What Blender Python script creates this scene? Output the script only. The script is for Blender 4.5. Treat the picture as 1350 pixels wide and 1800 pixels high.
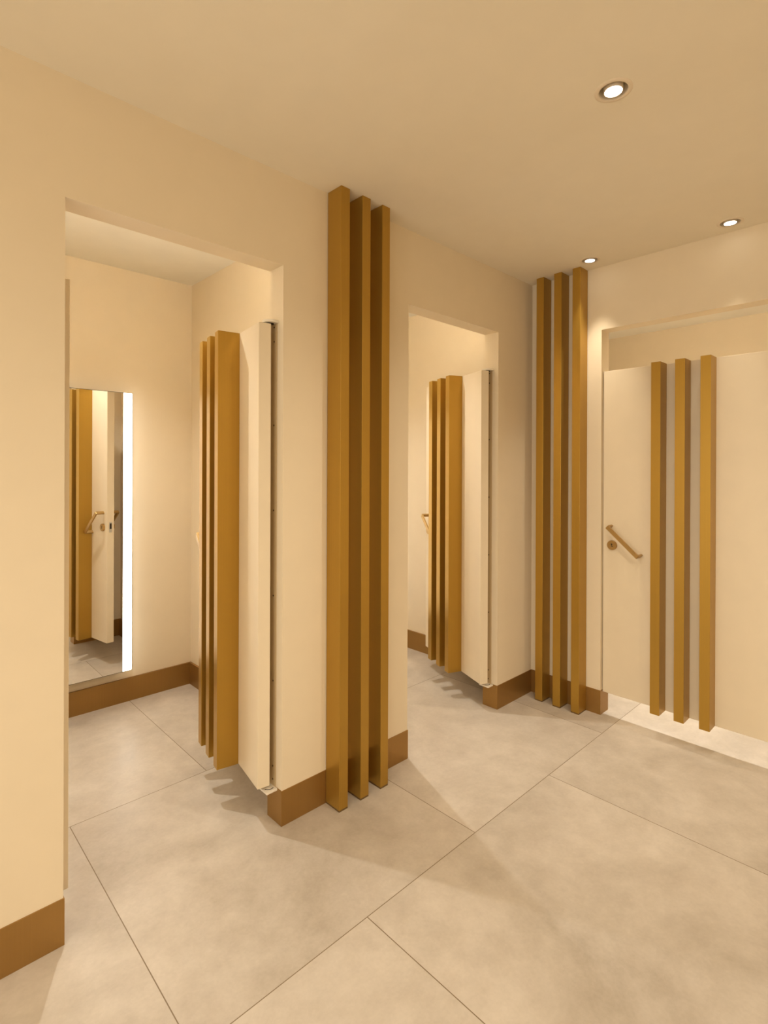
import bpy, bmesh, math, random
from mathutils import Matrix, Vector

# ------------------------------------------------------------------ clean
for o in list(bpy.data.objects):
    bpy.data.objects.remove(o, do_unlink=True)
SC = bpy.context.scene
COL = SC.collection

# ------------------------------------------------------------------ camera, world, exposure
F_PX, CY_PX = 938.36, 822.83
cam_d = bpy.data.cameras.new('camera')
cam = bpy.data.objects.new('camera', cam_d)
COL.objects.link(cam)
cam_d.sensor_fit = 'HORIZONTAL'
cam_d.sensor_width = 36.0
cam_d.lens = F_PX / 1350.0 * 36.0
cam_d.shift_x = 0.0
cam_d.shift_y = (CY_PX - 900.0) / 1350.0
cam_d.clip_start = 0.02
RT = Vector((0.72091437, -0.69301419, 0.0037147))
UP = Vector((-0.0017748, 0.00351392, 0.99999225))
BK = Vector((-0.69302188, -0.72091538, 0.00130327))
cam.matrix_world = Matrix(((RT.x, UP.x, BK.x, -3.05727), (RT.y, UP.y, BK.y, -1.81146),
                           (RT.z, UP.z, BK.z, 1.43209), (0, 0, 0, 1)))
SC.camera = cam

w = bpy.data.worlds.new('world')
SC.world = w
w.use_nodes = True
w.node_tree.nodes['Background'].inputs[0].default_value = (1.0, 0.94, 0.84, 1)
w.node_tree.nodes['Background'].inputs[1].default_value = 1.65

SC.view_settings.view_transform = 'Standard'
SC.view_settings.look = 'None'
SC.view_settings.gamma = 1.0
SC.view_settings.use_curve_mapping = False
SC.view_settings.exposure = 0.53

LIGHT_COL = (1.0, 0.915, 0.79)
CUB_COL = (1.0, 0.99, 0.97)
ROOM_W = 24.0          # unseen corridor downlights, added outside the picture
VIS_W = (28.0, 27.0, 18.0)   # the three in the picture
VIS_CONE = (2.4, 1.0, 0.74)
CUB_W = (54.0, 50.0, 165.0)   # the three cubicle downlights
FILL_BATTEN_E = 86.0         # unseen battens added to brighten the cubicle ceilings
HID_W = (2.0, 1.0, 42.0, 7.0, 20.0, 36.0, 1.0)  # added unseen downlights, each set for the overall light level
STRIP_E = 7.0          # mirror light strips
FACE_E = 6.0          # glowing face of a downlight

# ------------------------------------------------------------------ fitted dimensions (metres)
H = 2.6
HB = 0.1405
T = 0.0975
ZO = 2.2357
X1L, X1R = -2.640, -1.875
X2L, X2R = -1.1514, -0.3794
Y3 = -0.4503
Y3R = -1.372
D1 = 1.6254
XR1 = -1.5253
XL1 = -3.0
HC = 2.6298
XR2 = 0.035
XL2 = -1.43
X3B = 1.885
XW, YW = -5.6, -3.6         # far ends of the corridor

# ------------------------------------------------------------------ materials
def nmat(name):
    m = bpy.data.materials.new(name)
    m.use_nodes = True
    nt = m.node_tree
    return m, nt, nt.nodes['Principled BSDF']

def paint(name, col, rough=0.6, var=0.012, bump=0.02, scale=9.0, spec=0.35):
    m, nt, b = nmat(name)
    tc = nt.nodes.new('ShaderNodeTexCoord')
    n = nt.nodes.new('ShaderNodeTexNoise')
    n.inputs['Scale'].default_value = scale
    n.inputs['Detail'].default_value = 5
    nt.links.new(tc.outputs['Object'], n.inputs['Vector'])
    r = nt.nodes.new('ShaderNodeValToRGB')
    lo = [c * (1 - var) for c in col]
    hi = [min(1, c * (1 + var)) for c in col]
    r.color_ramp.elements[0].position = 0.3
    r.color_ramp.elements[1].position = 0.7
    r.color_ramp.elements[0].color = (*lo, 1)
    r.color_ramp.elements[1].color = (*hi, 1)
    nt.links.new(n.outputs['Fac'], r.inputs['Fac'])
    nt.links.new(r.outputs['Color'], b.inputs['Base Color'])
    b.inputs['Roughness'].default_value = rough
    b.inputs['Specular IOR Level'].default_value = spec
    if bump:
        n2 = nt.nodes.new('ShaderNodeTexNoise')
        n2.inputs['Scale'].default_value = 180
        n2.inputs['Detail'].default_value = 3
        nt.links.new(tc.outputs['Object'], n2.inputs['Vector'])
        bp = nt.nodes.new('ShaderNodeBump')
        bp.inputs['Strength'].default_value = bump
        bp.inputs['Distance'].default_value = 0.002
        nt.links.new(n2.outputs['Fac'], bp.inputs['Height'])
        nt.links.new(bp.outputs['Normal'], b.inputs['Normal'])
    return m

def metal(name, col, metallic=0.6, rough=0.4, aniso=True, spec=0.5):
    m, nt, b = nmat(name)
    tc = nt.nodes.new('ShaderNodeTexCoord')
    mp = nt.nodes.new('ShaderNodeMapping')
    mp.inputs['Scale'].default_value = (260, 260, 1.2)
    n = nt.nodes.new('ShaderNodeTexNoise')
    n.inputs['Scale'].default_value = 1.0
    n.inputs['Detail'].default_value = 3
    nt.links.new(tc.outputs['Object'], mp.inputs['Vector'])
    nt.links.new(mp.outputs['Vector'], n.inputs['Vector'])
    r = nt.nodes.new('ShaderNodeValToRGB')
    r.color_ramp.elements[0].color = (*[c * 0.94 for c in col], 1)
    r.color_ramp.elements[1].color = (*[min(1, c * 1.05) for c in col], 1)
    nt.links.new(n.outputs['Fac'], r.inputs['Fac'])
    nt.links.new(r.outputs['Color'], b.inputs['Base Color'])
    b.inputs['Metallic'].default_value = metallic
    b.inputs['Roughness'].default_value = rough
    b.inputs['Specular IOR Level'].default_value = spec
    return m

def emit(name, col, strength):
    m, nt, b = nmat(name)
    b.inputs['Base Color'].default_value = (0.8, 0.8, 0.8, 1)
    b.inputs['Emission Color'].default_value = (*col, 1)
    b.inputs['Emission Strength'].default_value = strength
    return m

M = {}
M['wall'] = paint('cream_wall_paint', (0.79, 0.665, 0.47), 0.55)
M['ceiling'] = paint('warm_white_ceiling_paint', (0.84, 0.755, 0.595), 0.8, spec=0.2)
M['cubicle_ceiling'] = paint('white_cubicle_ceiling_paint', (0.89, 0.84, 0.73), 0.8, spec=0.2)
M['laminate'] = paint('cream_door_laminate', (0.78, 0.655, 0.46), 0.42, var=0.015, bump=0.01, spec=0.45)
M['gold'] = metal('brushed_gold_lacquer', (0.465, 0.27, 0.043), 0.7, 0.34)
M['handle'] = metal('satin_brass', (0.46, 0.29, 0.10), 0.75, 0.36)
M['bronze'] = metal('bronze_baseboard', (0.36, 0.20, 0.055), 0.65, 0.38)
M['foot'] = metal('dark_bronze_foot', (0.20, 0.12, 0.04), 0.5, 0.45)
M['profile'] = paint('shade_toned_profile', (0.52, 0.38, 0.20), 0.5, var=0.01, bump=0)  # cream channel; shade beside the door put into the darker tone
M['cap'] = paint('ivory_plastic_cap', (0.80, 0.72, 0.58), 0.4, var=0.01, bump=0)
M['dark'] = paint('dark_hollow', (0.03, 0.02, 0.012), 0.7, var=0.0, bump=0)
M['steel'] = metal('satin_steel', (0.55, 0.53, 0.50), 1.0, 0.35)
M['screw'] = metal('dark_screw', (0.12, 0.08, 0.04), 0.8, 0.4)
M['trim'] = paint('cream_downlight_trim', (0.78, 0.66, 0.50), 0.45, var=0.0, bump=0)
M['can'] = paint('beige_downlight_can', (0.82, 0.72, 0.56), 0.5, var=0.0, bump=0)
M['edge'] = paint('dark_mirror_edge', (0.10, 0.075, 0.04), 0.4, var=0.0, bump=0)
M['blue'] = paint('dark_blue_print', (0.03, 0.05, 0.20), 0.5, var=0.0, bump=0)
M['face'] = emit('downlight_glow', (1.0, 0.95, 0.86), FACE_E)
M['strip'] = emit('mirror_light_glow', (1.0, 0.93, 0.82), STRIP_E)

mm, nt, b = nmat('mirror_silver')
b.inputs['Base Color'].default_value = (0.88, 0.87, 0.84, 1)
b.inputs['Metallic'].default_value = 1.0
b.inputs['Roughness'].default_value = 0.01
M['mirror'] = mm

def floor_material():
    m, nt, b = nmat('concrete_effect_tiles')
    N, L = nt.nodes, nt.links
    geo = N.new('ShaderNodeNewGeometry')
    sub = N.new('ShaderNodeVectorMath'); sub.operation = 'SUBTRACT'
    L.new(geo.outputs['Position'], sub.inputs[0])
    sub.inputs[1].default_value = (-0.775, -0.5537, 0)
    br = N.new('ShaderNodeTexBrick')
    br.offset = 0.5; br.offset_frequency = 2
    br.inputs['Scale'].default_value = 1.0
    br.inputs['Brick Width'].default_value = 1.14
    br.inputs['Row Height'].default_value = 1.13
    br.inputs['Mortar Size'].default_value = 0.0016
    br.inputs['Mortar Smooth'].default_value = 0.15
    br.inputs['Color1'].default_value = (0.0, 0.0, 0.0, 1)
    br.inputs['Color2'].default_value = (1, 1, 1, 1)
    L.new(sub.outputs[0], br.inputs['Vector'])
    # clouds shifted per tile
    tshift = N.new('ShaderNodeVectorMath'); tshift.operation = 'SCALE'
    tshift.inputs['Scale'].default_value = 17.0
    L.new(br.outputs['Color'], tshift.inputs[0])
    add = N.new('ShaderNodeVectorMath'); add.operation = 'ADD'
    L.new(geo.outputs['Position'], add.inputs[0]); L.new(tshift.outputs[0], add.inputs[1])
    n1 = N.new('ShaderNodeTexNoise'); n1.inputs['Scale'].default_value = 1.7
    n1.inputs['Detail'].default_value = 8; n1.inputs['Roughness'].default_value = 0.62
    n1.inputs['Distortion'].default_value = 0.5
    n2 = N.new('ShaderNodeTexNoise'); n2.inputs['Scale'].default_value = 9.0
    n2.inputs['Detail'].default_value = 9; n2.inputs['Roughness'].default_value = 0.7
    n3 = N.new('ShaderNodeTexNoise'); n3.inputs['Scale'].default_value = 90.0
    n3.inputs['Detail'].default_value = 4
    for n in (n1, n2, n3): L.new(add.outputs[0], n.inputs['Vector'])
    mx = N.new('ShaderNodeMix'); mx.data_type = 'FLOAT'; mx.inputs[0].default_value = 0.38
    L.new(n1.outputs['Fac'], mx.inputs[2]); L.new(n2.outputs['Fac'], mx.inputs[3])
    mx2 = N.new('ShaderNodeMix'); mx2.data_type = 'FLOAT'; mx2.inputs[0].default_value = 0.08
    L.new(mx.outputs[0], mx2.inputs[2]); L.new(n3.outputs['Fac'], mx2.inputs[3])
    rp = N.new('ShaderNodeValToRGB')
    e = rp.color_ramp.elements
    e[0].position = 0.35; e[0].color = (0.40, 0.335, 0.255, 1)
    e[1].position = 0.64; e[1].color = (0.63, 0.55, 0.445, 1)
    L.new(mx2.outputs[0], rp.inputs['Fac'])
    gm = N.new('ShaderNodeMix'); gm.data_type = 'RGBA'
    L.new(br.outputs['Fac'], gm.inputs[0])
    L.new(rp.outputs['Color'], gm.inputs[6])
    gm.inputs[7].default_value = (0.20, 0.14, 0.075, 1)
    L.new(gm.outputs[2], b.inputs['Base Color'])
    mr = N.new('ShaderNodeMapRange')
    mr.inputs['From Min'].default_value = 0.3; mr.inputs['From Max'].default_value = 0.7
    mr.inputs['To Min'].default_value = 0.34; mr.inputs['To Max'].default_value = 0.46
    L.new(n2.outputs['Fac'], mr.inputs['Value']); L.new(mr.outputs[0], b.inputs['Roughness'])
    bp = N.new('ShaderNodeBump'); bp.inputs['Strength'].default_value = 0.05
    bp.inputs['Distance'].default_value = 0.004
    L.new(n3.outputs['Fac'], bp.inputs['Height']); L.new(bp.outputs['Normal'], b.inputs['Normal'])
    b.inputs['Specular IOR Level'].default_value = 0.4
    return m
M['floor'] = floor_material()

# ------------------------------------------------------------------ mesh helpers
def add_box(bm, x0, x1, y0, y1, z0, z1, bevel=0.0, seg=2):
    vs = [bm.verts.new(p) for p in ((x0, y0, z0), (x1, y0, z0), (x1, y1, z0), (x0, y1, z0),
                                    (x0, y0, z1), (x1, y0, z1), (x1, y1, z1), (x0, y1, z1))]
    fs = [bm.faces.new([vs[i] for i in q]) for q in
          ((3, 2, 1, 0), (4, 5, 6, 7), (0, 1, 5, 4), (1, 2, 6, 5), (2, 3, 7, 6), (3, 0, 4, 7))]
    if bevel:
        es = set(e for f in fs for e in f.edges)
        bmesh.ops.bevel(bm, geom=list(es), offset=bevel, segments=seg, profile=0.5, affect='EDGES')

def add_prism(bm, pts, z0, z1, bevel=0.0):
    """pts: CCW outline in xy"""
    lo = [bm.verts.new((x, y, z0)) for x, y in pts]
    hi = [bm.verts.new((x, y, z1)) for x, y in pts]
    n = len(pts)
    fs = [bm.faces.new(lo[::-1]), bm.faces.new(hi)]
    for i in range(n):
        j = (i + 1) % n
        fs.append(bm.faces.new((lo[i], lo[j], hi[j], hi[i])))
    if bevel:
        es = set(list(fs[0].edges) + list(fs[1].edges))
        bmesh.ops.bevel(bm, geom=list(es), offset=bevel, segments=2, profile=0.5, affect='EDGES')

def add_lathe(bm, prof, seg=48, mat=Matrix()):
    """closed revolve of (r, z) profile about z"""
    rings = []
    for r, z in prof:
        if r < 1e-6:
            rings.append([bm.verts.new(mat @ Vector((0, 0, z)))])
        else:
            rings.append([bm.verts.new(mat @ Vector((r * math.cos(2 * math.pi * k / seg), r * math.sin(2 * math.pi * k / seg), z)))
                          for k in range(seg)])
    for a, c in zip(rings, rings[1:]):
        for k in range(seg):
            j = (k + 1) % seg
            if len(a) == 1 and len(c) == 1:
                continue
            if len(a) == 1:
                bm.faces.new((a[0], c[k], c[j]))
            elif len(c) == 1:
                bm.faces.new((a[k], c[0], a[j]))
            else:
                bm.faces.new((a[k], c[k], c[j], a[j]))

def obj(name, bm, mat, parent=None, smooth=False):
    bmesh.ops.recalc_face_normals(bm, faces=bm.faces[:])
    me = bpy.data.meshes.new(name)
    bm.to_mesh(me); bm.free()
    me.materials.append(mat)
    if smooth:
        for p in me.polygons: p.use_smooth = True
        try:
            me.set_sharp_from_angle(angle=math.radians(35))
        except Exception:
            pass
    o = bpy.data.objects.new(name, me)
    COL.objects.link(o)
    if parent: o.parent = parent
    return o

def box(name, dims, mat, parent=None, bevel=0.0):
    bm = bmesh.new(); add_box(bm, *dims, bevel=bevel)
    return obj(name, bm, mat, parent)

def tag(o, label=None, cat=None, group=None, kind=None):
    if label: o['label'] = label
    if cat: o['category'] = cat
    if group: o['group'] = group
    if kind: o['kind'] = kind
    return o

def thing(name, label, cat, loc=(0, 0, 0), rz=0.0, group=None, kind=None):
    o = bpy.data.objects.new(name, None)
    COL.objects.link(o)
    o.empty_display_size = 0.1
    o.location = loc; o.rotation_euler = (0, 0, rz)
    return tag(o, label, cat, group, kind)

def struct(o, label, cat):
    return tag(o, label, cat, kind='structure')

def copy_tree(o, parent=None):
    c = o.copy()
    COL.objects.link(c)
    if parent: c.parent = parent
    for ch in [x for x in bpy.data.objects if x.parent == o]:
        copy_tree(ch, c)
    return c

# ------------------------------------------------------------------ downlight positions
VISIBLE = [((-1.404, -1.109), 'large recessed downlight nearest the viewer, alone in mid ceiling'),
           ((-0.147, -0.447), 'recessed downlight just in front of the gold posts in the corner'),
           ((-0.120, -1.120), 'recessed downlight above the closed door at the right picture edge')]
HIDDEN = [(-2.7, -1.10), (-0.13, -1.85), (-1.9, -2.5), (-2.7, -2.4), (-4.0, -1.10), (-4.0, -2.4), (-0.13, -2.6)]  # unseen downlights added to light the corridor from out of frame
CUBICLE = [(-2.28, 0.75), (-0.90, 0.68), (0.85, -0.55)]
R_HOLE = 0.0435

# ------------------------------------------------------------------ room shell
def slab_with_holes(name, x0, x1, y0, y1, z0, z1, holes, mat):
    s = box(name, (x0, x1, y0, y1, z0, z1), mat)
    if holes:
        bm = bmesh.new()
        for hx, hy in holes:
            add_lathe(bm, [(0, z0 - 0.05), (R_HOLE, z0 - 0.05), (R_HOLE, z1 + 0.05), (0, z1 + 0.05)], 48,
                      Matrix.Translation((hx, hy, 0)))
        cut = obj('hole_cutter', bm, mat)
        md = s.modifiers.new('holes', 'BOOLEAN')
        md.operation = 'DIFFERENCE'; md.object = cut; md.solver = 'EXACT'
        dg = bpy.context.evaluated_depsgraph_get()
        dg.update()
        me = bpy.data.meshes.new_from_object(s.evaluated_get(dg))
        s.modifiers.clear()
        s.data = me
        bpy.data.objects.remove(cut, do_unlink=True)
    return s

struct(box('floor', (XW - 0.1, X3B + 0.15, YW - 0.1, D1 + 0.15, -0.08, 0.0), M['floor']),
       'beige concrete-effect tiled floor with thin staggered joints', 'floor')
ceil = slab_with_holes('ceiling', XW - 0.1, 0.0, YW - 0.1, 0.0, H, H + 0.03,
                       [p for p, _ in VISIBLE] + HIDDEN, M['ceiling'])
struct(ceil, 'smooth cream corridor ceiling with recessed downlights', 'ceiling')
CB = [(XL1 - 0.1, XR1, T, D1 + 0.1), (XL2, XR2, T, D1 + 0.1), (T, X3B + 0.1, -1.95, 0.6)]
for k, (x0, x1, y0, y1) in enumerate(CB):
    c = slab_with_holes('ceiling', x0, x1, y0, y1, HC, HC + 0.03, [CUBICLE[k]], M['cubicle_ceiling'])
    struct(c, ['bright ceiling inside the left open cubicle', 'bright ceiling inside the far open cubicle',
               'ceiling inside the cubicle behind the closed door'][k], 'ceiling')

# left wall (fronts of the two open cubicles) as one mesh with two doorways
bm = bmesh.new()
TOPZ = HC + 0.06
for x0, x1 in ((XW, X1L), (X1R, X2L), (X2R, 0.13)):
    add_box(bm, x0, x1, 0.0, T, 0.0, TOPZ)
for x0, x1 in ((X1L, X1R), (X2L, X2R)):
    add_box(bm, x0, x1, 0.0, T, ZO, TOPZ)
bmesh.ops.remove_doubles(bm, verts=bm.verts[:], dist=1e-5)
struct(obj('wall_left', bm, M['wall']), 'long cream wall on the left with two open doorways', 'wall')
bm = bmesh.new()
add_box(bm, 0.0, T, Y3, 0.0, 0.0, TOPZ)
add_box(bm, 0.0, T, YW, Y3R, 0.0, TOPZ)
add_box(bm, 0.0, T, Y3R, Y3, ZO, TOPZ)
struct(obj('wall_right', bm, M['wall']), 'cream wall on the right with the closed door', 'wall')
struct(box('wall_back', (XL1 - 0.1, XR1 + 0.05, D1, D1 + 0.1, 0, TOPZ), M['wall']),
       'cream back wall of the left cubicle behind the lit mirror', 'wall')
struct(box('wall_back', (XR1 + 0.05, XR2 + 0.1, D1, D1 + 0.1, 0, TOPZ), M['wall']),
       'cream back wall of the far open cubicle', 'wall')
struct(box('wall_partition', (XR1, XL2, T, D1, 0, TOPZ), M['wall']),
       'cream partition between the two open cubicles', 'wall')
struct(box('wall_side', (XL1 - 0.1, XL1, T, D1, 0, TOPZ), M['wall']),
       'cream left side wall of the left cubicle', 'wall')
struct(box('wall_side', (XR2, XR2 + 0.095, T, D1, 0, TOPZ), M['wall']),
       'cream right side wall seen through the far doorway', 'wall')
struct(box('wall_back', (X3B, X3B + 0.1, -1.95, 0.6, 0, TOPZ), M['wall']),
       'cream back wall seen above the closed door', 'wall')
struct(box('wall_side', (0.13, X3B, 0.5, 0.6, 0, TOPZ), M['wall']),
       'cream left side wall of the closed cubicle', 'wall')
struct(box('wall_side', (T, X3B, -1.95, -1.85, 0, TOPZ), M['wall']),
       'cream right side wall of the closed cubicle', 'wall')

struct(box('wall_rear', (XW, 0.0, YW - 0.1, YW, 0, TOPZ), M['wall']), 'cream corridor wall behind the viewer', 'wall')

# baseboards, a few millimetres proud of the walls
P = 0.003
def baseboard(pts, label):
    """pts: closed outline in plan"""
    bm = bmesh.new(); add_prism(bm, pts, 0.0, HB, bevel=0.0008)
    return struct(obj('baseboard_' + label[0], bm, M['bronze']), label[1], 'baseboard')
def rect(x0, x1, y0, y1): return [(x0, y0), (x1, y0), (x1, y1), (x0, y1)]
baseboard(rect(XW, X1L + P, -P, T + P), ('left', 'bronze baseboard at the lower left picture corner, left of the near doorway'))
baseboard(rect(X1R - P, X2L + P, -P, T + P), ('middle', 'bronze baseboard on the pier between the two open doorways'))
baseboard([(X2R - P, -P), (-P, -P), (-P, Y3 - P), (T + P, Y3 - P), (T + P, 0.002), (0.03, 0.002), (0.03, T + P), (X2R - P, T + P)],
          ('corner', 'bronze baseboard round the far corner, from open doorway to closed door'))
baseboard([(XL1, D1 - 0.012), (XR1 - 0.012, D1 - 0.012), (XR1 - 0.012, T + P), (XR1 + 0.01, T + P), (XR1 + 0.01, D1 + 0.01), (XL1, D1 + 0.01)],
          ('back', 'bronze baseboard under the lit mirror in the left cubicle'))
baseboard([(XL2, D1 - 0.012), (XR2 - 0.012, D1 - 0.012), (XR2 - 0.012, T + P), (XR2 + 0.01, T + P), (XR2 + 0.01, D1 + 0.01), (XL2, D1 + 0.01)],
          ('side', 'bronze baseboard on the side wall of the far open cubicle'))
baseboard(rect(X3B - 0.012, X3B + 0.01, -1.85, 0.5), ('inner', 'bronze baseboard at the back of the closed cubicle'))
baseboard(rect(-P, T + P, YW, Y3R + P), ('right', 'bronze baseboard right of the closed door, outside the picture'))

# ------------------------------------------------------------------ gold posts, floor to ceiling
def make_post(wd, dp):
    root = thing('decorative_post', '', 'post')
    bm = bmesh.new(); add_box(bm, 0, wd, -dp, -0.0005, 0.007, H - 0.0005, bevel=0.0012)
    obj('shaft', bm, M['gold'], root)
    bm = bmesh.new(); add_box(bm, 0.0006, wd - 0.0006, -dp + 0.0006, -0.0005, 0.0, 0.0066)
    obj('foot_cap', bm, M['foot'], root)
    return root

# pier between the doorways: post's local +x runs along the wall, front faces -y
PW, PD, PP, C1 = 0.0466, 0.090, 0.1179, -1.6562
labels = ['gold floor-to-ceiling post beside the near doorway, left one of its three',
          'gold floor-to-ceiling post on the pier, middle one between the two open doorways',
          'gold floor-to-ceiling post on the pier, right one, nearest the far doorway']
proto = make_post(PW, PD)
for k in range(3):
    o = proto if k == 0 else copy_tree(proto)
    o.location = (C1 + k * PP, -P * 1.2, 0)
    tag(o, labels[k], 'post', 'gold posts on the pier between the open doorways')
# right wall: same post turned so that its front faces -x
BW, BD, BP_, B1 = 0.0483, 0.0926, 0.1171, 0.0846
proto2 = make_post(BW, BD)
labels = ['gold floor-to-ceiling post nearest the room corner, left one of the far three',
          'gold floor-to-ceiling post in the far corner group, the middle one',
          'gold floor-to-ceiling post beside the closed door, right one of the far three']
for k in range(3):
    o = proto2 if k == 0 else copy_tree(proto2)
    o.rotation_euler = (0, 0, -math.pi / 2)
    o.location = (-P * 1.2, -(B1 + k * BP_), 0)
    tag(o, labels[k], 'post', 'gold posts in the far corner by the closed door')

# ------------------------------------------------------------------ doors
TH = 0.0507
SLW, SLP, SLD = 0.0470, 0.1170, 0.0928

def sweep_flat(bm, path, half_w, thick):
    """path: list of (a, n) in plane; extrude rectangle of width 2*half_w, thickness along the in-plane normal"""
    n = len(path)
    rows = []
    for i, (a, h) in enumerate(path):
        if i == 0: d = Vector(path[1]) - Vector(path[0]); nrm = Vector((-d.y, d.x)).normalized(); off = nrm * thick
        elif i == n - 1: d = Vector(path[-1]) - Vector(path[-2]); nrm = Vector((-d.y, d.x)).normalized(); off = nrm * thick
        else:
            d1 = (Vector(path[i]) - Vector(path[i - 1])).normalized(); d2 = (Vector(path[i + 1]) - Vector(path[i])).normalized()
            n1 = Vector((-d1.y, d1.x)); n2 = Vector((-d2.y, d2.x)); mm_ = (n1 + n2).normalized()
            off = mm_ * (thick / max(0.3, mm_.dot(n1)))
        p = Vector((a, h)); q = p + off
        rows.append([bm.verts.new((p.x, -half_w, p.y)), bm.verts.new((p.x, half_w, p.y)),
                     bm.verts.new((q.x, half_w, q.y)), bm.verts.new((q.x, -half_w, q.y))])
    for r0, r1 in zip(rows, rows[1:]):
        for k in range(4):
            j = (k + 1) % 4
            bm.faces.new((r0[k], r0[j], r1[j], r1[k]))
    bm.faces.new(rows[0][::-1]); bm.faces.new(rows[-1])
    es = [e for e in bm.edges if len(e.link_faces) == 2 and e.calc_face_angle(0) > 0.9]
    bmesh.ops.bevel(bm, geom=es, offset=0.0012, segments=2, profile=0.5, affect='EDGES')

def handle_mesh(side):
    """flat bar pull in local space: bar axis along +x (0..L), stands off along +z"""
    L_, S_, TK = 0.232, 0.060, 0.010
    bm = bmesh.new()
    r = 0.006
    path = [(0.0, 0.0), (0.0, S_ - r), (r * 0.3, S_ - r * 0.3), (r, S_), (L_ - r, S_), (L_ - r * 0.3, S_ - r * 0.3), (L_, S_ - r), (L_, 0.0)]
    sweep_flat(bm, path, 0.0105, -TK)
    return bm

def make_door(loc, rz, W, u0, z0, z1, label, swing_name):
    """local: hinge edge at x=0, leaf along +x, outer face at y=0 facing +y"""
    root = thing(swing_name, label, 'door', (loc[0], loc[1], 0), rz, kind='structure')
    bm = bmesh.new(); add_box(bm, 0, W, -TH, 0, z0, z1, bevel=0.0015)
    obj('leaf', bm, M['laminate'], root)
    for k in range(3):
        a = u0 + k * SLP
        bm = bmesh.new(); add_box(bm, a, a + SLW, 0.0003, SLD, z0, z1, bevel=0.001)
        obj('slat', bm, M['gold'], root)
    # slanted pulls: from near the free edge (high) down towards the slats
    ax = Vector((-0.173, 0, -0.158)).normalized()
    top = Vector((W - 0.044, 0, 1.100))
    for side in (1, -1):
        nrm = Vector((0, side, 0))
        wdir = nrm.cross(ax)
        org = top + Vector((0, 0.0 if side == 1 else -TH, 0))
        mat = Matrix(((ax.x, wdir.x, nrm.x, org.x), (ax.y, wdir.y, nrm.y, org.y), (ax.z, wdir.z, nrm.z, org.z), (0, 0, 0, 1)))
        bm = handle_mesh(side); bm.transform(mat)
        o = obj('handle', bm, M['handle'], root)
    # lock rose outside with keyhole, thumb turn inside
    lx, lz = W - 0.054, 0.990
    rotO = Matrix.Translation((lx, 0, lz)) @ Matrix.Rotation(-math.pi / 2, 4, 'X')
    bm = bmesh.new(); add_lathe(bm, [(0, 0), (0.0272, 0), (0.0272, 0.011), (0.0258, 0.0125), (0.0125, 0.0125), (0.0120, 0.0112), (0, 0.0112)], 48, rotO)
    rose = obj('lock', bm, M['handle'], root, smooth=True)
    bm = bmesh.new()
    kh = []
    for t in range(10):
        a = math.radians(-60 + 300 * t / 9 - 0)
        kh.append((lx + 0.0042 * math.cos(a - math.radians(0) ) * 0.9, 0.0, lz + 0.005 + 0.0042 * math.sin(a)))
    add_box(bm, lx - 0.0016, lx + 0.0016, 0.0108, 0.0121, lz - 0.008, lz + 0.006)
    add_box(bm, lx - 0.0075, lx - 0.0035, 0.0108, 0.0121, lz - 0.0085, lz - 0.0045)
    add_lathe(bm, [(0, 0.0108), (0.004, 0.0108), (0.004, 0.0121), (0, 0.0121)], 20,
              Matrix.Translation((lx, 0, lz + 0.006)) @ Matrix.Rotation(-math.pi / 2, 4, 'X'))
    obj('keyhole', bm, M['dark'], rose)
    rotI = Matrix.Translation((lx, -TH, lz)) @ Matrix.Rotation(math.pi / 2, 4, 'X')
    bm = bmesh.new(); add_lathe(bm, [(0, 0), (0.0272, 0), (0.0272, 0.010), (0.0258, 0.0115), (0, 0.0115)], 48, rotI)
    turn = obj('thumb_turn', bm, M['handle'], root, smooth=True)
    box('knob', (lx - 0.004, lx + 0.004, -TH - 0.032, -TH - 0.0115, lz - 0.016, lz + 0.016), M['handle'], turn, bevel=0.0015)
    # latch plate on the free edge
    lp = box('latch_plate', (W - 0.0002, W + 0.0012, -TH / 2 - 0.010, -TH / 2 + 0.010, lz - 0.036, lz + 0.040), M['steel'], root, bevel=0.0004)
    box('latch_bolt', (W + 0.0012, W + 0.004, -TH / 2 - 0.006, -TH / 2 + 0.006, lz - 0.010, lz + 0.030), M['dark'], lp, bevel=0.0006)
    return root

A1, A2 = 1.74038, 1.95926
make_door((-1.95464, 0.04995), math.pi - A1, 0.730, 0.2236, 0.157, 2.0052,
          'cream door with three gold slats standing open in the near doorway', 'door_1')
make_door((-0.47218, 0.05462), math.pi - A2, 0.730, 0.2211, 0.157, 2.0052,
          'cream door with three gold slats standing open in the far doorway', 'door_2')
W3 = 0.875
make_door((0.020, -0.4555 - W3), math.pi / 2, W3, -0.7494 - 2 * SLP - SLW + 0.4555 + W3, 0.1314, 1.9944,
          'closed cream door with slanted handle and three gold slats on the right', 'door_3')

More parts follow.
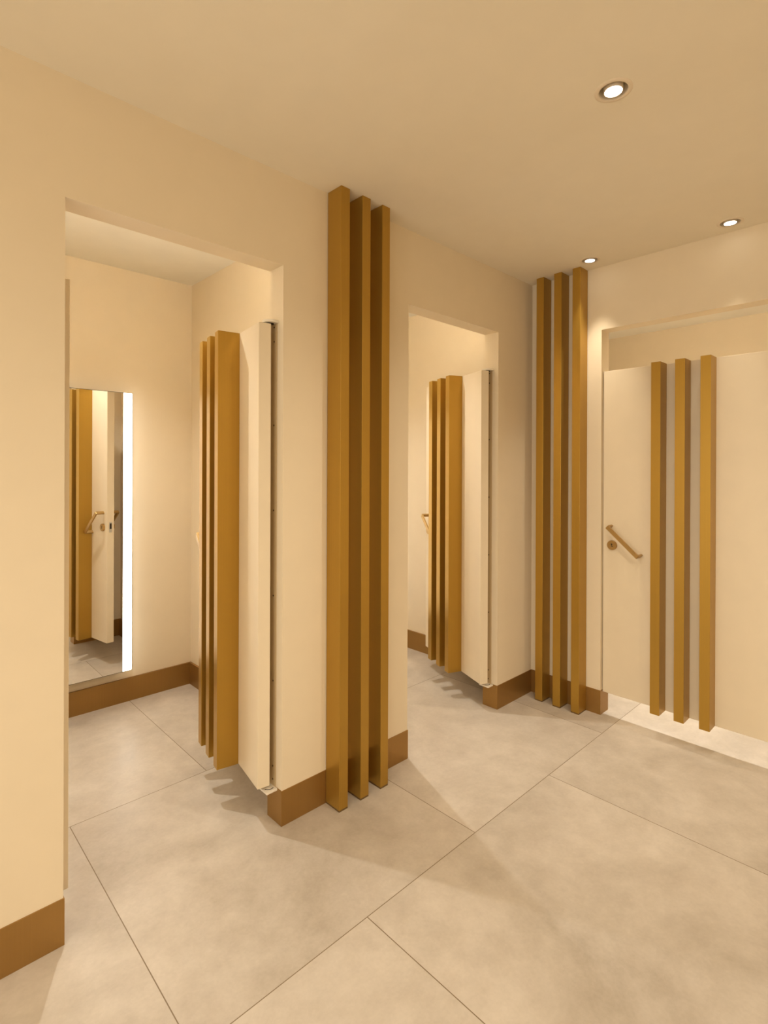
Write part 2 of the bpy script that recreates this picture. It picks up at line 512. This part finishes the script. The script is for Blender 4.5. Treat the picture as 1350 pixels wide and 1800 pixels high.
# ------------------------------------------------------------------ hinge channels and door stops on the jambs
def make_hinge_channel(xj, sign, z0, z1, label):
    """channel screwed to a jamb face at x = xj; room side is -x (the doorway)"""
    root = thing('hinge_channel', label, 'hinge', (xj, 0, 0), 0.0, 'hinge channels of the open doors')
    bm = bmesh.new()
    ya, yb = 0.041, 0.0955
    # shallow trough in plan: flat screwed web with a low lip on each long edge
    sec = [(0.0, ya), (0.0, yb), (-0.009, yb), (-0.009, yb - 0.004)]
    for f in (0.15, 0.35, 0.6, 0.85, 1.0):
        sec.append((-0.009 + 0.0065 * math.sin(f * math.pi / 2), yb - 0.005 - f * 0.018))
    sec += [(-0.0025, ya + 0.001), (-0.002, ya)]
    add_prism(bm, sec[::-1], z0, z1)
    obj('channel', bm, M['profile'], root)
    for z in (1.998, 1.940, 1.601, 1.256, 0.910, 0.565, 0.219, 0.166):
        bm = bmesh.new()
        add_lathe(bm, [(0, 0), (0.0036, 0), (0.0036, 0.0012), (0.0024, 0.0022), (0, 0.0016)], 16,
                  Matrix.Translation((-0.0025, 0.0605, z)) @ Matrix.Rotation(-math.pi / 2, 4, 'Y'))
        obj('screw', bm, M['screw'], root, smooth=True)
    for nm, za, zb in (('top_cap', z1, z1 + 0.010), ('bottom_cap', z0 - 0.008, z0)):
        bm = bmesh.new()
        cy, r, xe = 0.0625, 0.033, -0.022
        if nm == 'bottom_cap':
            out = [(0.0, 0.027), (0.0, 0.0955), (-0.048, 0.0955), (-0.0505, 0.093), (-0.0505, 0.0295), (-0.048, 0.027)][::-1]
            out = out[::-1]
        else:
            out = [(0.0, cy - r), (0.0, cy + r)]
            for t in range(0, 17):
                a = math.pi / 2 + math.pi * t / 16
                out.append((xe + r * 0.88 * math.cos(a), cy + r * math.sin(a)))
        add_prism(bm, out, za, zb, bevel=0.001)
        cap = obj(nm, bm, M['cap'], root)
        # pivot hollow
        bm = bmesh.new()
        if nm == 'bottom_cap':
            for t in range(10):
                a0 = math.radians(200 + 100 * t / 10); a1 = math.radians(200 + 100 * (t + 1) / 10)
                q = [(xe + rr * math.cos(a), cy + rr * math.sin(a)) for rr, a in ((0.0205, a0), (0.0205, a1), (0.0235, a1), (0.0235, a0))]
                vs = [bm.verts.new((x, y, zb + 0.0006)) for x, y in q]
                bm.faces.new(vs)
            bmesh.ops.remove_doubles(bm, verts=bm.verts[:], dist=1e-6)
            bmesh.ops.solidify(bm, geom=bm.faces[:], thickness=0.0008)
        else:
            add_lathe(bm, [(0, za - 0.0028), (0.016, za - 0.0028), (0.016, za), (0, za)], 28, Matrix.Translation((xe, cy, 0)))
        obj('pivot_slot', bm, M['dark'], cap)
    return root

make_hinge_channel(X1R - 0.0005, -1, 0.1405, 2.011, 'cream screwed hinge channel on the right jamb of the near doorway')
make_hinge_channel(X2R - 0.0005, -1, 0.1405, 2.011, 'cream screwed hinge channel on the right jamb of the far doorway')

def stop(x0, x1, y0, y1, z0, z1, label):
    return tag(box('door_stop', (x0, x1, y0, y1, z0, z1), M['laminate'], bevel=0.002), label, 'door stop')
stop(X1L + 0.0005, X1L + 0.030, 0.071, 0.096, 0.113, 2.017, 'cream vertical door stop on the left jamb of the near doorway')
stop(X2L + 0.0005, X2L + 0.030, 0.071, 0.096, 0.150, 2.017, 'cream vertical door stop on the left jamb of the far doorway')

# ------------------------------------------------------------------ lit mirror in the left cubicle
def make_mirror(x_right, y_wall, w_glass, z0, z1, label, loc=(0, 0, 0), rz=0):
    root = thing('mirror', label, 'mirror', loc, rz)
    m_, sw = 0.0722, 0.0496
    xr = x_right + sw
    xl = x_right - w_glass - sw
    y0 = y_wall - m_
    box('housing', (xl + 0.004, xr - 0.004, y0 + 0.008, y_wall - 0.0005, z0 + 0.004, z1 - 0.004), M['edge'], root, bevel=0.001)
    box('glass', (x_right - w_glass, x_right, y0, y0 + 0.006, z0, z1), M['mirror'], root)
    for za, zb in ((z1, z1 + 0.0025), (z0 - 0.0025, z0)):
        box('edge_strip', (x_right - w_glass, x_right, y0 + 0.0002, y0 + 0.012, za, zb), M['edge'], root)
    for a, c in ((x_right + 0.0003, xr), (xl, x_right - w_glass - 0.0003)):
        box('light_strip', (a, c, y0, y0 + 0.0078, z0, z1), M['strip'], root, bevel=0.002)
    return root

make_mirror(-1.9739, D1, 0.575, 0.2102, 1.8692, 'tall frameless mirror with glowing white edge strip on the back wall')
make_mirror(-0.43, D1, 0.575, 0.2102, 1.8692, 'added unseen mirror with glowing edges on the back wall of the far open cubicle')  # second mirror is unseen, added for the light of its strips

# ------------------------------------------------------------------ downlights
def make_downlight(z, tilt=(0, 0)):
    root = thing('downlight', '', 'ceiling light')
    bm = bmesh.new()
    add_lathe(bm, [(0.0415, z + 0.002), (0.0425, z - 0.0022), (0.046, z - 0.0030), (0.052, z - 0.0024), (0.0555, z - 0.0006), (0.0555, z + 0.0001), (R_HOLE - 0.0004, z + 0.0002), (R_HOLE - 0.0004, z + 0.004), (0.0415, z + 0.002)], 56)
    obj('trim_ring', bm, M['trim'], root, smooth=True)
    bm = bmesh.new()
    add_lathe(bm, [(0.0420, z + 0.003), (0.0420, z + 0.040), (0.0, z + 0.040), (0, z + 0.043), (0.0430, z + 0.043), (0.0430, z + 0.003), (0.0420, z + 0.003)], 56)
    obj('housing', bm, M['can'], root, smooth=True)
    tm = Matrix.Translation((0, 0, z + 0.03)) @ Matrix.Rotation(tilt[0], 4, 'X') @ Matrix.Rotation(tilt[1], 4, 'Y') @ Matrix.Translation((0, 0, -z - 0.03))
    bm = bmesh.new()
    add_lathe(bm, [(0.0256, z - 0.0035), (0.0268, z - 0.0042), (0.0280, z - 0.003), (0.0280, z + 0.0395), (0, z + 0.0395)], 48, tm)
    hd = obj('lamp_head', bm, M['trim'], root, smooth=True)
    bm = bmesh.new()
    add_lathe(bm, [(0, z - 0.0030), (0.0257, z - 0.0030), (0.0257, z - 0.001), (0, z - 0.001)], 48, tm)
    obj('lamp_face', bm, M['face'], hd)
    return root

def spot(name, x, y, z, watts, parent=None, size=2.75, blend=0.75, radius=0.014, col=LIGHT_COL):
    d = bpy.data.lights.new(name, 'SPOT')
    d.energy = watts; d.color = col; d.spot_size = size; d.spot_blend = blend
    d.shadow_soft_size = radius
    o = bpy.data.objects.new(name, d)
    COL.objects.link(o)
    o.location = (x, y, z)
    if parent:
        o.parent = parent
    return o

def copy_clean(o):
    c = copy_tree(o)
    for ch in list(c.children):
        if ch.type == 'LIGHT': bpy.data.objects.remove(ch, do_unlink=True)
    return c
proto = make_downlight(H, (0.0, 0.0))
n = 0
for (x, y), lab in VISIBLE:
    o = proto if n == 0 else copy_clean(proto)
    o.location = (x, y, 0)
    tag(o, lab, 'ceiling light', 'recessed corridor downlights')
    spot('downlight_beam', 0, 0, H - 0.012, VIS_W[n], o, size=VIS_CONE[n], blend=1.0)
    n += 1
places = ['above the near left of the corridor', 'beyond the right picture edge by the right wall', 'behind the viewer near the corridor middle',
          'behind the viewer to the left', 'at the corridor end on the left', 'at the rear left corridor end', 'in the rear right corridor corner']
for wt, (x, y), pl in zip(HID_W, HIDDEN, places):
    o = copy_clean(proto)
    o.location = (x, y, 0)
    tag(o, 'added unseen downlight outside the picture, ' + pl, 'ceiling light', 'recessed corridor downlights')
    spot('downlight_beam', 0, 0, H - 0.012, wt, o)
for wt, (x, y), pl in zip(CUB_W, CUBICLE, ['left open cubicle', 'far open cubicle', 'cubicle behind the closed door']):
    o = copy_clean(proto)
    o.location = (x, y, HC - H)
    tag(o, 'recessed downlight in the ceiling of the ' + pl, 'ceiling light', 'recessed cubicle downlights')
    spot('downlight_beam', 0, 0, H - 0.012, wt, o, size=1.98, blend=1.0, col=CUB_COL, radius=0.012)

# ------------------------------------------------------------------ unseen battens added behind the lintels to brighten the cubicle ceilings
M['fill_batten_glow'] = emit('fill_batten_glow', (1.0, 0.93, 0.82), FILL_BATTEN_E)
def make_fill_batten(loc, rz, label):
    root = thing('fill_batten', label, 'wall light', loc, rz, 'added fill battens above the cubicle doors')
    box('body', (-0.38, 0.38, 0.001, 0.034, -0.030, 0.0), M['trim'], root, bevel=0.003)
    box('diffuser', (-0.375, 0.375, 0.004, 0.031, 0.0003, 0.012), M['fill_batten_glow'], root, bevel=0.003)
    return root
make_fill_batten(((X1L + X1R) / 2, T, 2.40), 0, 'added fill batten over the near doorway, unseen inside the left cubicle')
make_fill_batten(((X2L + X2R) / 2, T, 2.40), 0, 'added fill batten over the far doorway, unseen inside the far open cubicle')
make_fill_batten((T, (Y3 + Y3R) / 2, 2.40), -math.pi / 2, 'added fill batten over the closed door, unseen inside its cubicle')
